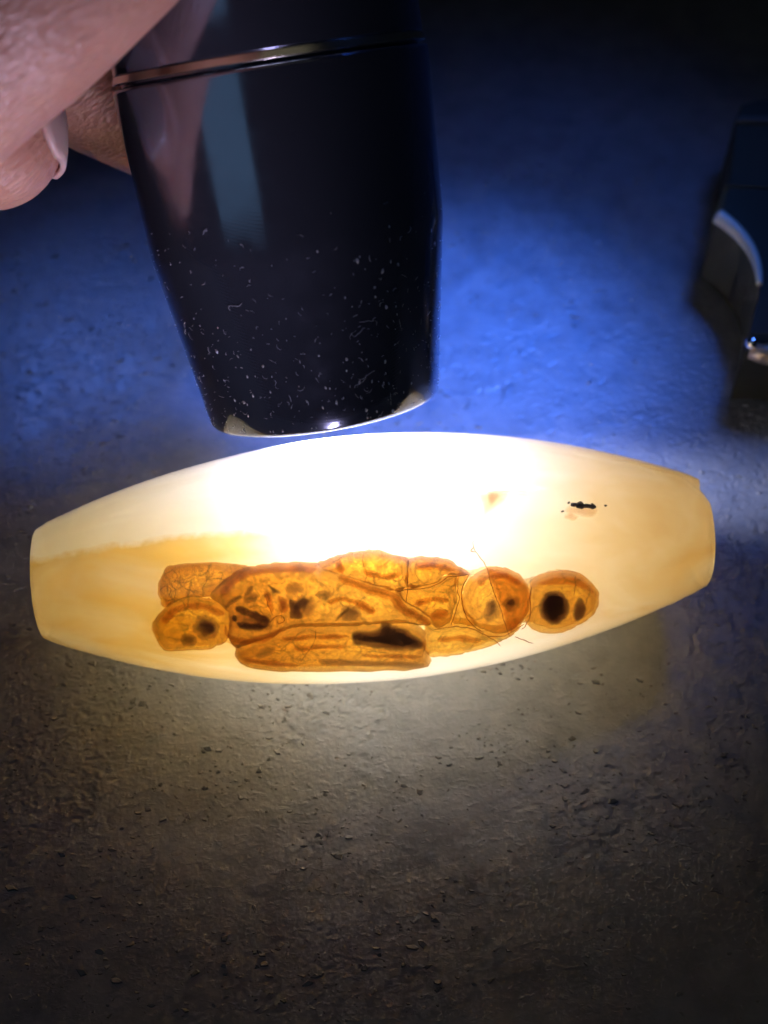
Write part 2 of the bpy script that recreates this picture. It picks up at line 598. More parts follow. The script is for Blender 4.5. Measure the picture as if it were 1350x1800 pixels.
def stain_mat(name, rim_col, mid_col, ragged=1.0, scale=1500.0, pos=0.55):
    """a stain that fades out raggedly towards its outline"""
    t = NT(name)
    tc = t.n('TexCoord')
    at = t.n('Attribute', dict(attribute_name='rim'))
    ns = t.n('TexNoise', Vector=tc.outputs['Object'], Scale=scale, Detail=5.0, Roughness=.7)
    f = t.math('ADD', at.outputs['Fac'], t.math('MULTIPLY', t.math('SUBTRACT', ns.outputs[0], 0.55), ragged))
    fade_ = t.n('MapRange', Value=at.outputs['Fac'], From_Min=0.0, From_Max=0.35)
    col = t.ramp(t.math('MULTIPLY', f, fade_.outputs[0]), [(0.0, (1, 1, 1)), (pos, rim_col), (1.0, mid_col)], 'EASE')
    return t.done(t.n('BsdfTransparent', Color=col))


AMBER = tint_mat('amber_cell', (0.62, 0.43, 0.22), (0.97, 0.88, 0.44), (0.80, .63, .30), vein=.6, vein_scale=260., band=.25)
AMBER_M = tint_mat('mottled_amber_cell', (0.64, 0.45, 0.20), (0.96, 0.83, 0.38), (.72, .53, .24), vein=.9)
AMBER_C = tint_mat('deep_amber_cell', (0.46, 0.31, 0.18), (0.88, 0.71, 0.31), (0.60, .44, .20), rim_pos=.5, scale=300., vein=.3, vein_scale=200., band=.15)
AMBER_N = tint_mat('grainy_amber_cell', (0.48, 0.31, 0.15), (0.89, 0.71, 0.28), (.63, .44, .18), rim_pos=.4, vein=.8, vein_scale=330.)
AMBER_D = tint_mat('ringed_amber_cell', (0.62, 0.43, 0.22), (0.96, 0.82, 0.42), (.80, .62, .31), rim_pos=.6, scale=260., band=.35)
DARK = stain_mat('black_inclusion', (0.46, 0.41, 0.54), (0.13, 0.105, 0.19), .9)
SMOKE = stain_mat('smoky_inclusion', (0.74, 0.70, 0.80), (0.47, 0.43, 0.58), .7)
FOLD = stain_mat('brown_fold', (0.84, 0.70, 0.56), (0.66, 0.46, 0.36), .8, 700.)
VEIL = stain_mat('orange_veil', (0.93, 0.84, 0.74), (0.86, 0.70, 0.52), .3, 700.)
BROWN = stain_mat('brown_smear', (0.78, 0.66, 0.45), (0.50, 0.38, 0.20), .6, 500.)
t = NT('brown_vein')
VEIN = t.done(t.n('BsdfTransparent', Color=(0.70, 0.46, 0.26)))
t = NT('black_speck')
SPECK = t.done(t.n('BsdfPrincipled', Base_Color=(0.02, 0.012, 0.008), Roughness=.7))

cells = {
    'a': ([(297, 995), (325, 991), (353, 990), (399, 991), (437, 997), (418, 1009), (396, 1025), (374, 1043), (366, 1053), (331, 1053), (306, 1063), (290, 1073), (283, 1064), (278, 1045), (279, 1028), (285, 1009)], AMBER_M),
    'b': ([(269, 1118), (273, 1100), (287, 1085), (298, 1069), (325, 1058), (353, 1058), (367, 1061), (389, 1072), (401, 1086), (405, 1110), (401, 1130), (384, 1144), (353, 1151), (297, 1154), (281, 1144)], AMBER),
    'c': ([(370, 1055), (382, 1035), (407, 1013), (431, 999), (462, 994), (505, 990), (556, 992), (561, 1001), (608, 1016), (648, 1030), (694, 1044), (712, 1066), (748, 1090), (757, 1105), (700, 1101), (623, 1106), (561, 1108), (515, 1110), (480, 1125), (449, 1135), (416, 1147), (404, 1130), (406, 1100), (402, 1084), (390, 1069)], AMBER_C),
    'd': ([(562, 991), (580, 983), (602, 975), (626, 969), (650, 968), (669, 967), (691, 977), (716, 983), (716, 1010), (715, 1035), (695, 1041), (650, 1028), (608, 1013), (567, 1000)], AMBER_N),
    'e': ([(720, 985), (733, 981), (771, 982), (793, 988), (806, 999), (824, 1011), (806, 1013), (786, 1012), (771, 1024), (746, 1033), (719, 1035), (718, 1010)], AMBER_N),
    'f': ([(698, 1043), (720, 1038), (746, 1036), (771, 1028), (787, 1016), (803, 1015), (803, 1042), (804, 1054), (799, 1077), (791, 1100), (774, 1108), (763, 1107), (752, 1088), (714, 1063)], AMBER_N),
    'g': ([(807, 1016), (824, 1013), (816, 1030), (813, 1055), (818, 1078), (828, 1097), (838, 1108), (815, 1104), (796, 1101), (802, 1077), (808, 1054), (806, 1042)], AMBER),
    'h': ([(875 + 58 * math.cos(a) * (1 + .03 * math.cos(2 * a)), 1060 + 60 * math.sin(a)) for a in [k * math.pi / 9 for k in range(18)]], AMBER_D),
    'i': ([(936, 1026), (953, 1016), (984, 1009), (1013, 1012), (1039, 1030), (1053, 1049), (1055, 1065), (1045, 1087), (1016, 1109), (984, 1120), (953, 1119), (927, 1104), (931, 1077), (936, 1046)], AMBER_D),
    'j': ([(754, 1112), (765, 1110), (793, 1104), (828, 1108), (852, 1118), (880, 1122), (914, 1108), (905, 1122), (879, 1138), (841, 1151), (797, 1160), (754, 1162), (750, 1140)], AMBER),
    'k': ([(415, 1166), (420, 1152), (449, 1139), (480, 1129), (515, 1114), (561, 1112), (640, 1110), (700, 1105), (742, 1118), (748, 1135), (749, 1150), (746, 1163), (758, 1175), (730, 1183), (650, 1186), (561, 1186), (499, 1186), (437, 1180)], AMBER_C),
}
MASS = tint_mat('amber_mass', (0.84, 0.68, 0.48), (0.98, 0.93, 0.74), (0.90, .80, .55), vein=.9, vein_scale=300., scale=420.)
pillow('amber_mass', [(269, 1118), (273, 1100), (287, 1085), (290, 1073), (278, 1045), (285, 1009), (297, 995), (353, 990), (430, 995), (505, 989), (558, 990), (602, 974), (650, 967), (691, 976), (733, 979), (771, 981), (806, 997), (830, 1008), (857, 1000), (890, 1003), (920, 1022), (935, 1028), (984, 1010), (1020, 1015), (1045, 1036), (1055, 1062), (1045, 1088), (1010, 1111), (970, 1120), (930, 1106), (905, 1122), (841, 1152), (797, 1161), (752, 1164), (758, 1176), (730, 1184), (650, 1186), (499, 1186), (437, 1180), (415, 1166), (416, 1150), (384, 1145), (297, 1154), (281, 1144)], MASS, bead, top=.55, thick=2.2, grid=6, soft=18, wob=2, seed=77)
cell = {}
for j, (key, (ol, mat)) in enumerate(cells.items()):
    cell[key] = pillow('amber_cell', ol, mat, bead, top=dict(a=.35, b=.42, c=.32, d=.2, e=.24, f=.26, g=.3, h=.2, i=.18, j=.3, k=.16)[key], thick=1.7, grid=4.5, soft=24 if key not in 'hi' else 34, wob=3.5, seed=j + 1, grow=2.6 if key not in 'hi' else 1.8)


def ell(cx, cy, rx, ry, ang=0, k=14, jag=0.12, seed=1):
    r_ = random.Random(seed)
    o = []
    for i in range(k):
        a = 2 * math.pi * i / k
        q = 1 + r_.uniform(-jag, jag)
        x, y = rx * q * math.cos(a), ry * q * math.sin(a)
        o.append((cx + x * math.cos(ang) - y * math.sin(ang), cy + x * math.sin(ang) + y * math.cos(ang)))
    return o


spots = [
    # (cell, outline, material, soft)
    ('i', ell(975, 1069, 29, 31, .25, 16, .05, 41), DARK, 9),
    ('i', ell(1019, 1073, 13, 23, .1, 14, .06, 42), DARK, 10),
    ('h', ell(866, 1075, 17, 25, .2, seed=2), SMOKE, 12), ('h', ell(865, 1070, 9, 14, .2, seed=22), SMOKE, 9),
    ('h', ell(899, 1062, 19, 17, 0, seed=3), SMOKE, 11), ('h', ell(899, 1060, 11, 9, 0, seed=33), DARK, 12),
    ('k', [(617, 1113), (640, 1109), (662, 1108), (668, 1098), (676, 1093), (698, 1101), (730, 1116), (747, 1133), (741, 1145), (707, 1149), (666, 1145), (640, 1141), (621, 1138)], DARK, 10),
    ('k', ell(468, 1150, 20, 11, -.4, seed=4), SMOKE, 9),
    ('k', [(560, 1162), (600, 1160), (660, 1163), (735, 1166), (746, 1170), (735, 1176), (660, 1174), (600, 1172), (566, 1169)], SMOKE, 6),
    ('c', [(414, 1068), (424, 1066), (440, 1074), (460, 1081), (473, 1089), (474, 1096), (462, 1096), (444, 1089), (424, 1081), (414, 1075)], DARK, 6),
    ('c', [(415, 1098), (430, 1095), (450, 1097), (470, 1098), (474, 1102), (462, 1109), (442, 1111), (424, 1107)], DARK, 6),
    ('c', [(509, 1054), (520, 1056), (530, 1052), (542, 1056), (538, 1068), (531, 1074), (533, 1088), (520, 1092), (509, 1088), (507, 1072)], DARK, 8),
    ('c', ell(412, 1088, 5, 5, seed=5), DARK, 5),
    ('c', [(395, 1066), (402, 1058), (414, 1050), (424, 1048), (420, 1056), (408, 1062), (400, 1070)], SMOKE, 4),
    ('c', [(428, 1046), (436, 1036), (444, 1031), (445, 1038), (436, 1046)], SMOKE, 4),
    ('c', [(472, 1029), (482, 1033), (494, 1042), (492, 1047), (480, 1041), (472, 1034)], DARK, 7),
    ('c', ell(517, 1035, 18, 12, 0, seed=6), SMOKE, 10),
    ('c', ell(536, 1066, 24, 26, 0, seed=16), SMOKE, 16),
    ('c', ell(568, 1047, 15, 10, 0, seed=7), SMOKE, 8),
    ('c', ell(617, 1080, 20, 18, -.3, seed=8), SMOKE, 9),
    ('c', [(588, 1090), (600, 1076), (612, 1067), (616, 1070), (606, 1082), (592, 1093)], DARK, 8),
    ('c', ell(446, 1092, 42, 26, .15, seed=18), SMOKE, 18),
    ('c', ell(440, 1052, 16, 12, -.5, seed=19), SMOKE, 9),
    ('b', ell(362, 1106, 26, 24, .6, seed=9, jag=.05), SMOKE, 9), ('b', ell(365, 1104, 14, 12, .4, seed=29), SMOKE, 6),
    ('b', ell(331, 1127, 16, 13, .3, seed=10, jag=.05), SMOKE, 7),
]
for j, (key, ol, mat, soft) in enumerate(spots):
    pillow('dark_inclusion' if mat is DARK else 'smoky_inclusion', ol, mat, cell[key], top=0.06 + .05 * (j % 4), thick=.12, grid=2.6, soft=soft * 1.7, wob=2.0, seed=j + 40, dome=5, grow=2.6)

folds = [
    ('c', [(600, 1010), (650, 1027), (697, 1042), (718, 1066), (758, 1092), (748, 1102), (703, 1080), (683, 1058), (640, 1044), (596, 1026)], 9),
    ('b', [(283, 1094), (296, 1072), (330, 1060), (365, 1062), (397, 1078), (387, 1086), (360, 1076), (330, 1074), (307, 1084), (295, 1100)], 8),
    ('c', [(382, 1042), (408, 1014), (440, 1000), (500, 994), (555, 996), (550, 1010), (500, 1008), (445, 1014), (417, 1028), (396, 1050)], 9),
    ('c', [(398, 1098), (405, 1116), (440, 1124), (470, 1118), (497, 1104), (492, 1116), (470, 1130), (440, 1136), (404, 1130), (392, 1110)], 7),
    ('k', [(500, 1122), (560, 1118), (610, 1119), (606, 1125), (550, 1126), (502, 1130)], 4),
    ('k', [(520, 1140), (570, 1135), (610, 1137), (606, 1144), (566, 1144), (528, 1149)], 5),
    ('k', [(640, 1152), (700, 1152), (742, 1155), (735, 1161), (690, 1159), (645, 1159)], 4),
    ('c', [(464, 1044), (474, 1042), (484, 1068), (480, 1082), (470, 1068)], 6),
    ('c', [(488, 1048), (505, 1054), (508, 1072), (500, 1080), (488, 1068)], 7),
    ('c', [(575, 1056), (600, 1050), (640, 1058), (660, 1075), (650, 1082), (632, 1070), (604, 1060), (580, 1064)], 6),
    ('d', [(590, 990), (602, 982), (606, 1000), (600, 1010), (590, 1002)], 6),
    ('d', [(640, 1000), (670, 1008), (700, 1004), (704, 1014), (672, 1020), (642, 1012)], 6),
    ('f', [(730, 1056), (760, 1048), (790, 1052), (786, 1062), (758, 1060), (736, 1068)], 6),
    ('f', [(756, 1080), (776, 1070), (790, 1076), (782, 1090), (764, 1096)], 7),
    ('e', [(730, 992), (760, 988), (794, 996), (800, 1006), (770, 1002), (736, 1004)], 6),
    ('j', [(770, 1122), (810, 1118), (846, 1126), (836, 1134), (804, 1130), (774, 1132)], 6),
    ('h', [(838, 1022), (860, 1008), (892, 1008), (916, 1022), (908, 1030), (886, 1020), (860, 1020), (846, 1034)], 8),
    ('k', [(430, 1160), (470, 1164), (520, 1170), (518, 1178), (468, 1174), (432, 1170)], 5),
]
veils = [
    ('h', [(854, 1000), (868, 1040), (884, 1085), (896, 1116), (914, 1102), (928, 1080), (932, 1045), (922, 1022), (892, 1006), (870, 1000)], 5),
    ('i', [(940, 1028), (975, 1013), (1013, 1015), (1038, 1032), (1050, 1050), (1030, 1040), (1005, 1031), (970, 1031)], 4),
]
for j, (key, ol, soft) in enumerate(folds):
    pillow('brown_fold', ol, FOLD, cell[key], top=0.12 + .04 * (j % 3), thick=.15, grid=3.0, soft=soft * 1.3, wob=4.0, seed=j + 140, dome=5, grow=1.5)
for j, (key, ol, soft) in enumerate(veils):
    pillow('orange_veil', ol, VEIL, cell[key], top=0.08, thick=.10, grid=4.0, soft=soft, wob=1.0, seed=j + 180, dome=5)

# soft brown smears and black specks in the clear part of the stone
smears = [
    [(745, 868), (790, 852), (850, 846), (905, 848), (945, 853), (942, 866), (905, 870), (892, 885), (868, 905), (845, 918), (838, 900), (835, 880), (790, 874)],
    [(855, 852), (900, 853), (938, 856), (930, 864), (890, 864), (870, 880), (858, 876)],
    ell(1024, 892, 34, 15, .05, 12, .2, 61), ell(1006, 904, 18, 9, .2, 10, .2, 62),
]
for j, ol in enumerate(smears):
    pillow('brown_smear', ol, BROWN if j < 2 else VEIL, bead, top=0.5, thick=.8, grid=6, soft=(40, 14, 16, 9, 9)[j], wob=3, seed=80 + j)
for j, (x, y, rx, ry) in enumerate([(1009, 886, 6, 4), (1021, 887, 9, 6), (1034, 889, 8, 5), (1043, 889, 5, 6), (1065, 888, 3, 2), (1000, 882, 2, 2), (989, 898, 3, 2)]):
    pillow('black_speck', ell(x, y, rx, ry, random.uniform(-.4, .4), 9, .3, j), SPECK, bead, top=0.05, thick=.3, grid=3, wob=1.5, seed=90 + j, dome=3)

# veins, cracks and cell walls
veins = [
    ([(832, 948), (833, 963), (843, 978), (853, 992), (858, 1004), (866, 1035), (877, 1063), (888, 1098), (897, 1122)], .10),
    ([(833, 963), (828, 968), (836, 970)], .14),
    ([(697, 1042), (718, 1037), (746, 1035), (771, 1027), (787, 1015), (806, 1013), (826, 1010)], .11),
    ([(718, 983), (717, 1010), (717, 1036), (713, 1062)], .09),
    ([(806, 1013), (804, 1042), (808, 1053), (801, 1077), (794, 1101)], .09),
    ([(762, 1109), (793, 1103), (830, 1107), (853, 1118), (880, 1121), (905, 1110), (922, 1098)], .10),
    ([(853, 1118), (870, 1128), (880, 1138)], .08),
    ([(935, 1030), (932, 1055), (933, 1078), (925, 1100), (917, 1108)], .12),
    ([(825, 1010), (815, 1030), (812, 1058), (818, 1080), (829, 1098), (850, 1114)], .10),
    ([(556, 1109), (552, 1130), (540, 1150), (528, 1166)], .08),
    ([(474, 1096), (484, 1086), (495, 1084), (500, 1092), (490, 1098), (487, 1092)], .10),
    ([(466, 1044), (470, 1060), (476, 1076), (480, 1084)], .09),
    ([(1011, 1012), (1012, 1030), (1009, 1048)], .10),
    ([(905, 1121), (920, 1127), (938, 1134)], .10),
    ([(640, 972), (638, 990), (645, 1010), (640, 1026)], .07),
    ([(280, 1040), (290, 1030), (300, 1036), (296, 1050)], .07),
    ([(300, 1000), (312, 1012), (305, 1024)], .06),
]
for j, (pl, r_) in enumerate(veins):
    r_ *= .62
    pts = []
    for q in catmull(pl, 4, closed=False):
        q = q + 1.6 * np.array((noise.noise(Vector((q[0] * .12, q[1] * .12, j))), noise.noise(Vector((q[0] * .12, q[1] * .12, j + 5)))))
        P, N = on_bead(*q)
        if P is not None:
            pts.append(P - N * 0.14 * MM)
    if len(pts) > 2:
        rr = [r_ * MM * (0.6 + 0.5 * abs(noise.noise(Vector((i * .3, j, 2))))) for i in range(len(pts))]
        rr[0] *= .3
        rr[-1] *= .3
        vs, fs = tube(pts, rr, 6)
        mesh_obj('brown_vein', vs, fs, VEIN, bead)

# ------------------------------------------------------------------ flashlight
fframe = (E, ax, fu, fv)
CONE = 18.0

t = NT('black_anodised_metal')
tc = t.n('TexCoord')
n1 = t.n('TexNoise', Vector=tc.outputs['Object'], Scale=500.0, Detail=5.0)
sep = t.n('SeparateXYZ', Vector=tc.outputs['Object'])
ringv = t.n('TexWave', dict(wave_type='BANDS', bands_direction='Z'), Vector=tc.outputs['Object'], Scale=1100.0, Distortion=0.0)
sm = t.n('Mapping', Vector=tc.outputs['Object'], Scale=(1, 1, .25))
scr = t.n('TexNoise', Vector=sm.outputs[0], Scale=1400.0, Detail=2.0)
hgt = t.math('ADD', t.math('MULTIPLY', ringv.outputs['Fac'], 0.25), t.math('MULTIPLY', n1.outputs[0], 0.3))
b = t.n('Bump', Strength=0.05, Distance=0.00006, Height=hgt)
rough = t.n('MapRange', Value=n1.outputs[0], From_Min=.35, From_Max=.75, To_Min=.10, To_Max=.20)
p = t.n('BsdfPrincipled', Base_Color=(0.25, 0.28, 0.37), Metallic=0.86, Roughness=rough.outputs[0], Normal=b.outputs[0], IOR=1.9)
p.inputs['Specular IOR Level'].default_value = 0.6
BLACK = t.done(p)
t = NT('bare_bright_metal')
p = t.n('BsdfPrincipled', Base_Color=(0.72, 0.68, 0.58), Metallic=1.0, Roughness=.22)
STEEL = t.done(p)
t = NT('lens_glass')
p = t.n('BsdfPrincipled', Base_Color=(0.9, 0.95, 1), Roughness=.05, Emission_Color=(*FLASH_COLOR, 1), Emission_Strength=6.0)
LENS = t.done(p)

flash = empty('flashlight', E)
tag(flash, 'black cylindrical metal flashlight with dusty tapered head shining into the bead', 'flashlight')
C_ = CONE
hp = [(2.2, 9.6), (0.6, 9.8), (0.15, 10.1), (0.0, 10.9), (0.0, 11.35), (0.12, 11.65), (0.45, 11.88)]
for k in range(1, 9):
    q = k / 8
    hp.append((0.45 + (C_ - 1.6 - 0.45) * q, 11.88 + (14.46 - 11.88) * q))
hp += [(C_ - 0.9, 14.585), (C_ - 0.3, 14.66), (C_ + 0.3, 14.70), (C_ + 1.0, 14.73), (LEN - 0.75, 15.35), (LEN - 0.5, 15.33), (LEN - 0.36, 15.15), (LEN - 0.34, 13.5)]
vs, fs = lathe(hp, fframe, 128)
head = mesh_obj('head', vs, fs, BLACK, flash)
vs, fs = lathe([(LEN - 0.3, 13.4), (LEN - 0.3, 14.45), (LEN + 0.3, 14.45), (LEN + 0.3, 13.4)], fframe, 128, True)
mesh_obj('seal_ring', vs, fs, BLACK, flash)
ring = [(LEN + 0.02, 13.4), (LEN + 0.02, 15.1), (LEN + 0.06, 15.22), (LEN + 0.12, 15.2715), (LEN + 0.13, 15.268), (LEN + 0.74, 15.052), (LEN + 0.75, 15.0485), (LEN + 0.8, 14.98), (LEN + 0.8, 13.4)]
vs, fs = lathe(ring, fframe, 128, True)
mesh_obj('bright_ring', vs, fs, STEEL, flash)
bp = [(LEN + 0.82, 13.4), (LEN + 0.82, 14.95), (LEN + 1.0, 15.02), (LEN + 30, 15.1), (LEN + 31, 14.2), (LEN + 34, 13.4), (LEN + 90, 13.4), (LEN + 92, 12.6), (LEN + 92.01, 0.01)]
vs, fs = lathe(bp, fframe, 128)
mesh_obj('body_tube', vs, fs, BLACK, flash)
vs, fs = lathe([(LEN + 92, 7), (LEN + 94, 6.8), (LEN + 94.5, 6), (LEN + 94.6, .01)], fframe, 48)
mesh_obj('tail_button', vs, fs, BLACK, flash)
vs, fs = lathe([(2.1, 9.9), (2.1, 0.01)], fframe, 64)
mesh_obj('lens', vs, fs, LENS, flash)
# dust and lint stuck to the tapered head: too small to count
t = NT('lint')
DUSTM = t.done(t.n('BsdfPrincipled', Base_Color=(0.62, 0.64, 0.68), Roughness=.8))


def head_r(d):
    for (d0, r0), (d1, r1) in zip(hp[6:], hp[7:]):
        if d0 <= d <= d1:
            return r0 + (r1 - r0) * (d - d0) / (d1 - d0)
    return 15.3


def on_head(d, ang, lift=0.03):
    r_ = head_r(d) + lift
    return E + (ax * d + fu * (r_ * math.cos(ang)) + fv * (r_ * math.sin(ang))) * MM


dv, df = [], []


def addto(V, F, vs, fs):
    o = len(V)
    V += vs
    F += [tuple(i + o for i in f) for f in fs]


rd = random.Random(5)
for k in range(430):
    d = min(C_ + 2.5, 0.6 + abs(rd.gauss(0, 8.5)) if rd.random() < .75 else rd.uniform(1, C_ + 1.5))
    a = rd.uniform(-1.5, 1.5)
    L = rd.choice([.10, .14, .2, .3, .3, .5, .8]) * rd.uniform(.6, 1.2)
    th = rd.uniform(0, 6.28)
    bend = rd.uniform(-1, 1)
    r_ = rd.uniform(.012, .026) * (1.4 if L < .2 else 1)
    pts = []
    for i in range(5):
        q = i / 4 - .5
        tt = th + bend * q * 1.5
        pts.append(on_head(max(.5, d + L * q * math.sin(tt)), a + L * q * math.cos(tt) / 13, .02 + .05 * rd.random()))
    vs, fs = tube(pts, [r_ * MM * x for x in (.5, 1, 1, .9, .4)], 5)
    addto(dv, df, vs, fs)
for (d0, a0) in [(10.2, .33), (5.2, .42), (5.0, .35), (13, -.55), (9.5, .37)]:      # a few longer curled fibres
    pts = [on_head(d0, a0)]
    d, a, th = d0, a0, rd.uniform(0, 6)
    for i in range(12):
        th += rd.uniform(-.9, .9)
        d += .16 * math.sin(th)
        a += .16 * math.cos(th) / 13
        pts.append(on_head(d, a, .04 + .05 * rd.random()))
    vs, fs = tube(pts, .022 * MM, 5)
    addto(dv, df, vs, fs)
for k in range(70):      # broader flakes, mostly in loose clusters
    cl_ = rd.choice([(4, -.75), (6, .2), (11, .55), (15, .6), (3, .1), (8, -.6), (13, .75), (2, .5), (1.5, -.2)])
    d = min(C_ + 1, max(.7, rd.gauss(cl_[0], 2.2)))
    a = rd.gauss(cl_[1], .28)
    n = rd.randint(5, 7)
    sz = rd.choice([.07, .09, .12, .16]) * rd.uniform(.8, 1.3)
    ring_ = []
    for i in range(n):
        t_ = 6.283 * i / n
        q_ = sz * rd.uniform(.5, 1.2)
        ring_.append((d + q_ * math.sin(t_) * 1.5, a + q_ * math.cos(t_) / 13))
    vs = [on_head(max(.5, x), y, .01) for x, y in ring_] + [on_head(d, a, .05 + .08 * rd.random())]
    addto(dv, df, vs, [((i + 1) % n, i, n) for i in range(n)] + [tuple(range(n))])
dust = mesh_obj('dust', dv, df, DUSTM, head)
dust['kind'] = 'stuff'

# its own light
ld = bpy.data.lights.new('flashlight_beam', 'AREA')
ld.shape = 'DISK'
ld.size = 10 * MM
ld.energy = FLASH_POWER
ld.color = FLASH_COLOR
ld.spread = R(116)
lo = bpy.data.objects.new('flashlight_beam', ld)
COL.objects.link(lo)
lo.location = E + ax * 1.9 * MM
lo.rotation_euler = (world(690, 940, 150) - lo.location).to_track_quat('-Z', 'Y').to_euler()

# ------------------------------------------------------------------ hand holding the flashlight
t = NT('skin')
tc = t.n('TexCoord')
n1 = t.n('TexNoise', Vector=tc.outputs['Object'], Scale=90.0, Detail=5.0)
dirv = (world(160, -155, 112) - world(-141, 115, 112)).normalized()
q = dirv.to_track_quat('X', 'Z').inverted()
mpn = t.n('Mapping', dict(vector_type='TEXTURE'), Vector=tc.outputs['Object'], Rotation=tuple(dirv.to_track_quat('X', 'Z').to_euler()), Scale=(3.5, 1, 1))
rid = t.n('TexNoise', Vector=mpn.outputs[0], Scale=2600.0, Detail=3.0, Distortion=.6)
vor = t.n('TexVoronoi', Vector=mpn.outputs[0], Scale=2000.0)
hh = t.math('ADD', t.math('MULTIPLY', rid.outputs[0], 1.0), t.math('MULTIPLY', vor.outputs[0], .5))
b = t.n('Bump', Strength=0.75, Distance=0.0003, Height=hh)
c = t.mix(n1.outputs[0], (0.50, 0.24, 0.15), (0.68, 0.39, 0.28))
p = t.n('BsdfPrincipled', Base_Color=c, Roughness=.36, Normal=b.outputs[0])
p.inputs['Subsurface Weight'].default_value = 0.35
p.inputs['Subsurface Radius'].default_value = (1.0, 0.32, 0.18)
p.inputs['Subsurface Scale'].default_value = 0.0035
SKIN = t.done(p)
t = NT('fingernail')
p = t.n('BsdfPrincipled', Base_Color=(0.70, 0.50, 0.42), Roughness=.3)
p.inputs['Subsurface Weight'].default_value = 0.3
p.inputs['Subsurface Scale'].default_value = 0.001
NAIL = t.done(p)

chains = [
    # thumb, pressed on the near left side of the tube
    [(300, -330, 108, 7.6), (235, -240, 109, 8.8), (160, -160, 111, 9.6), (20, -30, 112, 9.9), (-141, 115, 114, 9.8), (-420, 330, 124, 12.5), (-760, 420, 135, 15)],
    # curled finger with its tip hanging at the left edge of the frame
    [(-22, 238, 128, 6.9), (-28, 200, 128, 7.3), (-60, 60, 127, 7.8), (-180, -140, 128, 8.4), (-480, -220, 134, 9.0), (-850, -60, 146, 11)],
    # finger wrapped behind the tube
    [(420, 285, 164, 6.6), (285, 205, 161, 7.6), (166, 143, 158, 8.0), (-50, 20, 152, 8.4), (-420, -120, 147, 9.0), (-850, -20, 148, 11)],
    # forefinger behind the tube, above the frame
    [(480, -60, 150, 6.8), (340, -150, 149, 7.6), (180, -220, 147, 8.0), (-60, -300, 142, 8.4), (-460, -330, 140, 9.2), (-850, -120, 142, 11)],
    # little finger, left of the frame
    [(-330, 300, 142, 5.8), (-380, 240, 141, 6.4), (-480, 60, 142, 7.0), (-850, 60, 148, 10)],
    # palm and wrist
    [(-780, -160, 142, 14), (-850, 100, 146, 16), (-830, 350, 140, 16), (-1150, 180, 150, 19), (-1600, 200, 160, 23), (-2400, 150, 175, 25), (-3400, 100, 190, 32)],
]
_t = bmesh.new()
bmesh.ops.create_uvsphere(_t, u_segments=20, v_segments=12, radius=1.0)
SPH_V = np.array([v.co[:] for v in _t.verts])
SPH_F = [[v.index for v in f.verts] for f in _t.faces]
_t.free()
hv, hf = [], []


def ball(p, r_):
    o_ = len(hv) * len(SPH_V)
    hv.append(SPH_V * r_ + np.array(p))
    hf.extend([[i + o_ for i in f] for f in SPH_F])


def capsule_chain(ch):
    pts = [world(a, b_, d) for a, b_, d, r_ in ch]
    rs = [c_[3] * MM for c_ in ch]
    for i in range(len(pts)):
        ball(pts[i], rs[i])
        if i + 1 < len(pts):
            d = pts[i + 1] - pts[i]
            n = max(2, int(d.length / (min(rs[i], rs[i + 1]) * .16)))
            for k in range(1, n):
                f = k / n
                fs_ = f * f * (3 - 2 * f) * .5 + f * .5
                ball(pts[i] + d * f, rs[i] + (rs[i + 1] - rs[i]) * fs_)


for ch in chains:
    capsule_chain(ch)
me = bpy.data.meshes.new('hand')
me.from_pydata(np.concatenate(hv).tolist(), [], hf)
hand = bpy.data.objects.new('hand', me)
COL.objects.link(hand)
me.materials.append(SKIN)
md = hand.modifiers.new('r', 'REMESH')
md.mode = 'VOXEL'
md.voxel_size = 0.0007
md.use_smooth_shade = True
md = hand.modifiers.new('s', 'SMOOTH')
md.factor = 0.6
md.iterations = 14
dg = bpy.context.evaluated_depsgraph_get()
nm = bpy.data.meshes.new_from_object(hand.evaluated_get(dg))
hand.modifiers.clear()
hand.data = nm
nm.name = 'hand'
nm.polygons.foreach_set('use_smooth', [True] * len(nm.polygons))
tag(hand, 'hand with bare skin gripping the black flashlight from the left', 'hand')

# nail of the curled finger: a curved plate on its right side
tipc = world(-24, 222, 128)
nx_ = (RGT * 0.95 + FWD * 0.27 + UP * 0.14).normalized()      # outward from the nail bed
ny_ = (UP * 0.97 - RGT * 0.12 + FWD * .1)
ny_ = (ny_ - nx_ * ny_.dot(nx_)).normalized()                  # towards the knuckle
nz_ = nx_.cross(ny_)
vs, fs = [], []
NU, NV = 14, 12
for lay in (0, 1):
    for i in range(NU + 1):
        for j in range(NV + 1):
            v_ = (i / NU) * 2 - 1
            u_ = (j / NV) * 2 - 1
            yy = v_ * 4.4
            taper = (1 - max(0, -v_) ** 4 * .45) * (1 - max(0, v_) ** 4 * .3)
            a = u_ * 0.85 * taper
            rr = 6.95 - (max(0, -v_) ** 2) * 0.75 + .1 * max(0, v_) + (-.25 if lay else 0.30)
            vs.append(tipc + (nx_ * (rr * math.cos(a)) + nz_ * (rr * math.sin(a)) + ny_ * yy) * MM)
st = (NU + 1) * (NV + 1)
for i in range(NU):
    for j in range(NV):
        a, b_, c_, d_ = i * (NV + 1) + j, i * (NV + 1) + j + 1, (i + 1) * (NV + 1) + j + 1, (i + 1) * (NV + 1) + j
        fs.append((a, b_, c_, d_))
        fs.append((a + st, d_ + st, c_ + st, b_ + st))
ring_i = [j for j in range(NV + 1)] + [i * (NV + 1) + NV for i in range(1, NU + 1)] + [NU * (NV + 1) + j for j in range(NV - 1, -1, -1)] + [i * (NV + 1) for i in range(NU - 1, 0, -1)]
for a, b_ in zip(ring_i, ring_i[1:] + ring_i[:1]):
    fs.append((a, a + st, b_ + st, b_))
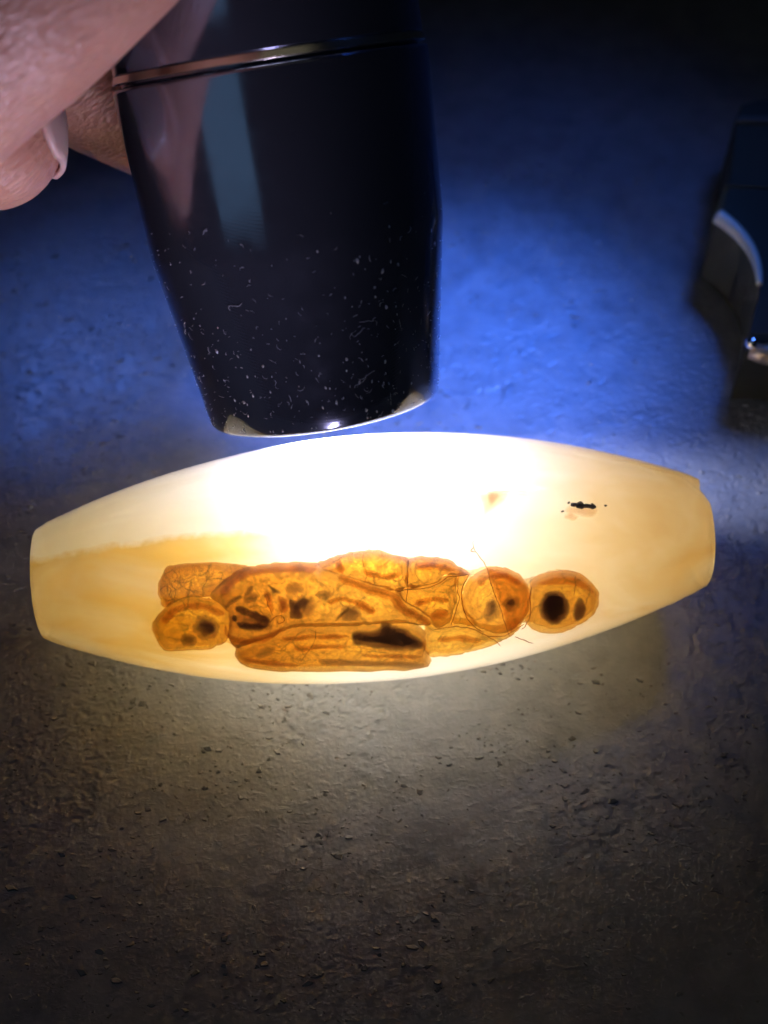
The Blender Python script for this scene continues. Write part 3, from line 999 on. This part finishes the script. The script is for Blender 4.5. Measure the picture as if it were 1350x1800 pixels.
mesh_obj('fingernail', vs, [f[::-1] for f in fs], NAIL, hand)

# ------------------------------------------------------------------ dark tool at the right edge, out of focus
def on_plane(px, py, z):
    d = world(px, py, 100) - CAM
    k = (z * MM - CAM.z) / d.z
    return CAM + d * k


def slab(name, outline, z0, z1, mat, parent, bevel=0.6):
    """outline in photo pixels read on the plane z1; extruded down to z0"""
    top = [on_plane(x, y, z1) for x, y in outline]
    cen = sum(top, Vector()) / len(top)
    n = len(top)
    vs = []
    ins = [p + (cen - p).normalized() * bevel * MM for p in top]
    vs += ins
    vs += [p - Vector((0, 0, bevel * MM)) for p in top]
    vs += [Vector((p.x, p.y, z0 * MM)) for p in top]
    fs = [tuple(range(n))]
    for L in (0, 1):
        for k in range(n):
            k2 = (k + 1) % n
            fs.append((L * n + k, (L + 1) * n + k, (L + 1) * n + k2, L * n + k2))
    fs.append(tuple(2 * n + k for k in range(n))[::-1])
    return mesh_obj(name, vs, [f[::-1] for f in fs], mat, parent, smooth=False)


t = NT('matt_dark_grip')
tc = t.n('TexCoord')
n1 = t.n('TexNoise', Vector=tc.outputs['Object'], Scale=900.0)
b = t.n('Bump', Strength=.4, Distance=.0001, Height=n1.outputs[0])
GRIP = t.done(t.n('BsdfPrincipled', Base_Color=(0.055, 0.055, 0.040), Roughness=.8, Specular_IOR_Level=.2, Normal=b.outputs[0]))
t = NT('pale_metal')
PALE = t.done(t.n('BsdfPrincipled', Base_Color=(0.62, 0.60, 0.48), Metallic=.3, Roughness=.45))
t = NT('dull_bronze')
BAND = t.done(t.n('BsdfPrincipled', Base_Color=(0.09, 0.08, 0.065), Roughness=.5))
t = NT('brass')
BRASS = t.done(t.n('BsdfPrincipled', Base_Color=(0.42, 0.32, 0.22), Metallic=.5, Roughness=.4))
t = NT('polished_steel')
CHROME = t.done(t.n('BsdfPrincipled', Base_Color=(0.85, 0.87, 0.92), Metallic=1.0, Roughness=.18))
base = on_plane(1400, 420, 0)
tool = empty('hand_tool', base)
tag(tool, 'blurred dark grey tool with pale curved metal edge at the right border', 'tool')
slab('handle', [(1304, 178), (1330, 170), (1530, 166), (1530, 598), (1318, 594), (1326, 560), (1336, 520), (1339, 488), (1330, 452), (1310, 418), (1286, 395), (1262, 376), (1266, 350), (1276, 322), (1283, 290), (1288, 250), (1293, 205)], .4, 12, GRIP, tool, .8)
slab('band', [(1294, 203), (1400, 202), (1530, 201), (1530, 214), (1400, 215), (1292, 213)], 6, 12.5, BAND, tool, .3)
slab('band', [(1277, 320), (1400, 328), (1530, 330), (1530, 335), (1400, 333), (1275, 325)], 6, 12.3, GRIP, tool, .1)
pts = [on_plane(x, y, 12.4) for x, y in [tuple(q) for q in catmull([(1262, 380), (1283, 396), (1305, 418), (1322, 443), (1332, 472), (1335, 500)], 5, False)]]
m = len(pts)
vs, fs = tube(pts, [MM * (1.0 - .62 * (i / (m - 1)) ** 1.5) for i in range(m)], 12)
mesh_obj('curved_edge', vs, fs, PALE, tool)
pts = [on_plane(x, y, 10) for x, y in ((1318, 616), (1345, 622), (1400, 626), (1530, 626))]
vs, fs = tube(pts, [MM * 1.0, MM * 1.3, MM * 1.4, MM * 1.4], 12)
mesh_obj('brass_tip', vs, fs, BRASS, tool)
bm = bmesh.new()
bmesh.ops.create_uvsphere(bm, u_segments=16, v_segments=10, radius=.9 * MM, matrix=Matrix.Translation(on_plane(1322, 603, 11)))
me = bpy.data.meshes.new('rivet')
bm.to_mesh(me)
bm.free()
o = bpy.data.objects.new('rivet', me)
COL.objects.link(o)
me.materials.append(CHROME)
o.parent = tool
o.matrix_parent_inverse = Matrix.Translation(-tool.location)

# ------------------------------------------------------------------ grit and lint on the table
gv, gf = [], []
tv = table.data.vertices


def table_z(x, y):
    i = int(np.clip(np.searchsorted(gx, x), 0, nx - 1))
    j = int(np.clip(np.searchsorted(gy, y), 0, ny - 1))
    return H[j, i]


rg = random.Random(3)


def chip(x, y, s, el, h, rot, tilt):
    z = table_z(x, y)
    n = rg.randint(4, 7)
    lower, upper = [], []
    for i in range(n):
        a = 2 * math.pi * i / n + rg.uniform(-.35, .35)
        q = rg.uniform(.55, 1.15)
        px_, py_ = s * el * q * math.cos(a), s * q * math.sin(a)
        px_, py_ = px_ * math.cos(rot) - py_ * math.sin(rot), px_ * math.sin(rot) + py_ * math.cos(rot)
        k_ = rg.uniform(.55, .85)
        lower.append(Vector((x + px_, y + py_, z - .04)) * MM)
        upper.append(Vector((x + px_ * k_, y + py_ * k_, z + max(.015, h * (1 + tilt * py_ / s)))) * MM)
    fs = [tuple(range(n))[::-1], tuple(range(n, 2 * n))] + [(i, (i + 1) % n, n + (i + 1) % n, n + i) for i in range(n)]
    addto(gv, gf, lower + upper, fs)


made = 0
while made < 5600:
    x, y = rg.uniform(-55, 55), rg.uniform(-46, 78)
    if noise.noise(Vector((x * .09, y * .11, 4))) + .7 * noise.noise(Vector((x * .35, y * .4, 9))) + rg.uniform(-.45, .45) < 0.12:
        continue
    made += 1
    if abs(x) < 37 and -5 < y < 5:
        continue
    s_ = min(.40, .06 + rg.expovariate(12.0))
    chip(x, y, s_, rg.uniform(1, 2.4), rg.uniform(.2, .45) * s_ + .02, rg.gauss(0, .5), rg.uniform(-.9, .9))
for k in range(26):      # lint
    x, y, th = rg.uniform(-50, 50), rg.uniform(-44, 60), rg.uniform(0, 6.28)
    if abs(y) < 14 and abs(x) < 38:
        continue
    pts = []
    for i in range(7):
        th += rg.uniform(-.5, .5)
        x += .22 * math.cos(th)
        y += .12 * math.sin(th)
        pts.append(Vector((x, y, table_z(x, y) + .10 + .08 * rg.random())) * MM)
    addto(gv, gf, *tube(pts, .028 * MM, 5))
t = NT('dark_grit')
tc = t.n('TexCoord')
n1 = t.n('TexNoise', Vector=tc.outputs['Object'], Scale=420.0)
GRIT = t.done(t.n('BsdfPrincipled', Base_Color=t.ramp(n1.outputs[0], [(.36, (.14, .145, .15)), (.64, (.23, .23, .23)), (.76, (.36, .32, .24))]), Roughness=.45))
o = mesh_obj('grit', gv, gf, GRIT, None, smooth=False)
tag(o, 'fine dark grit scattered over the black table surface', 'grit', kind='stuff')
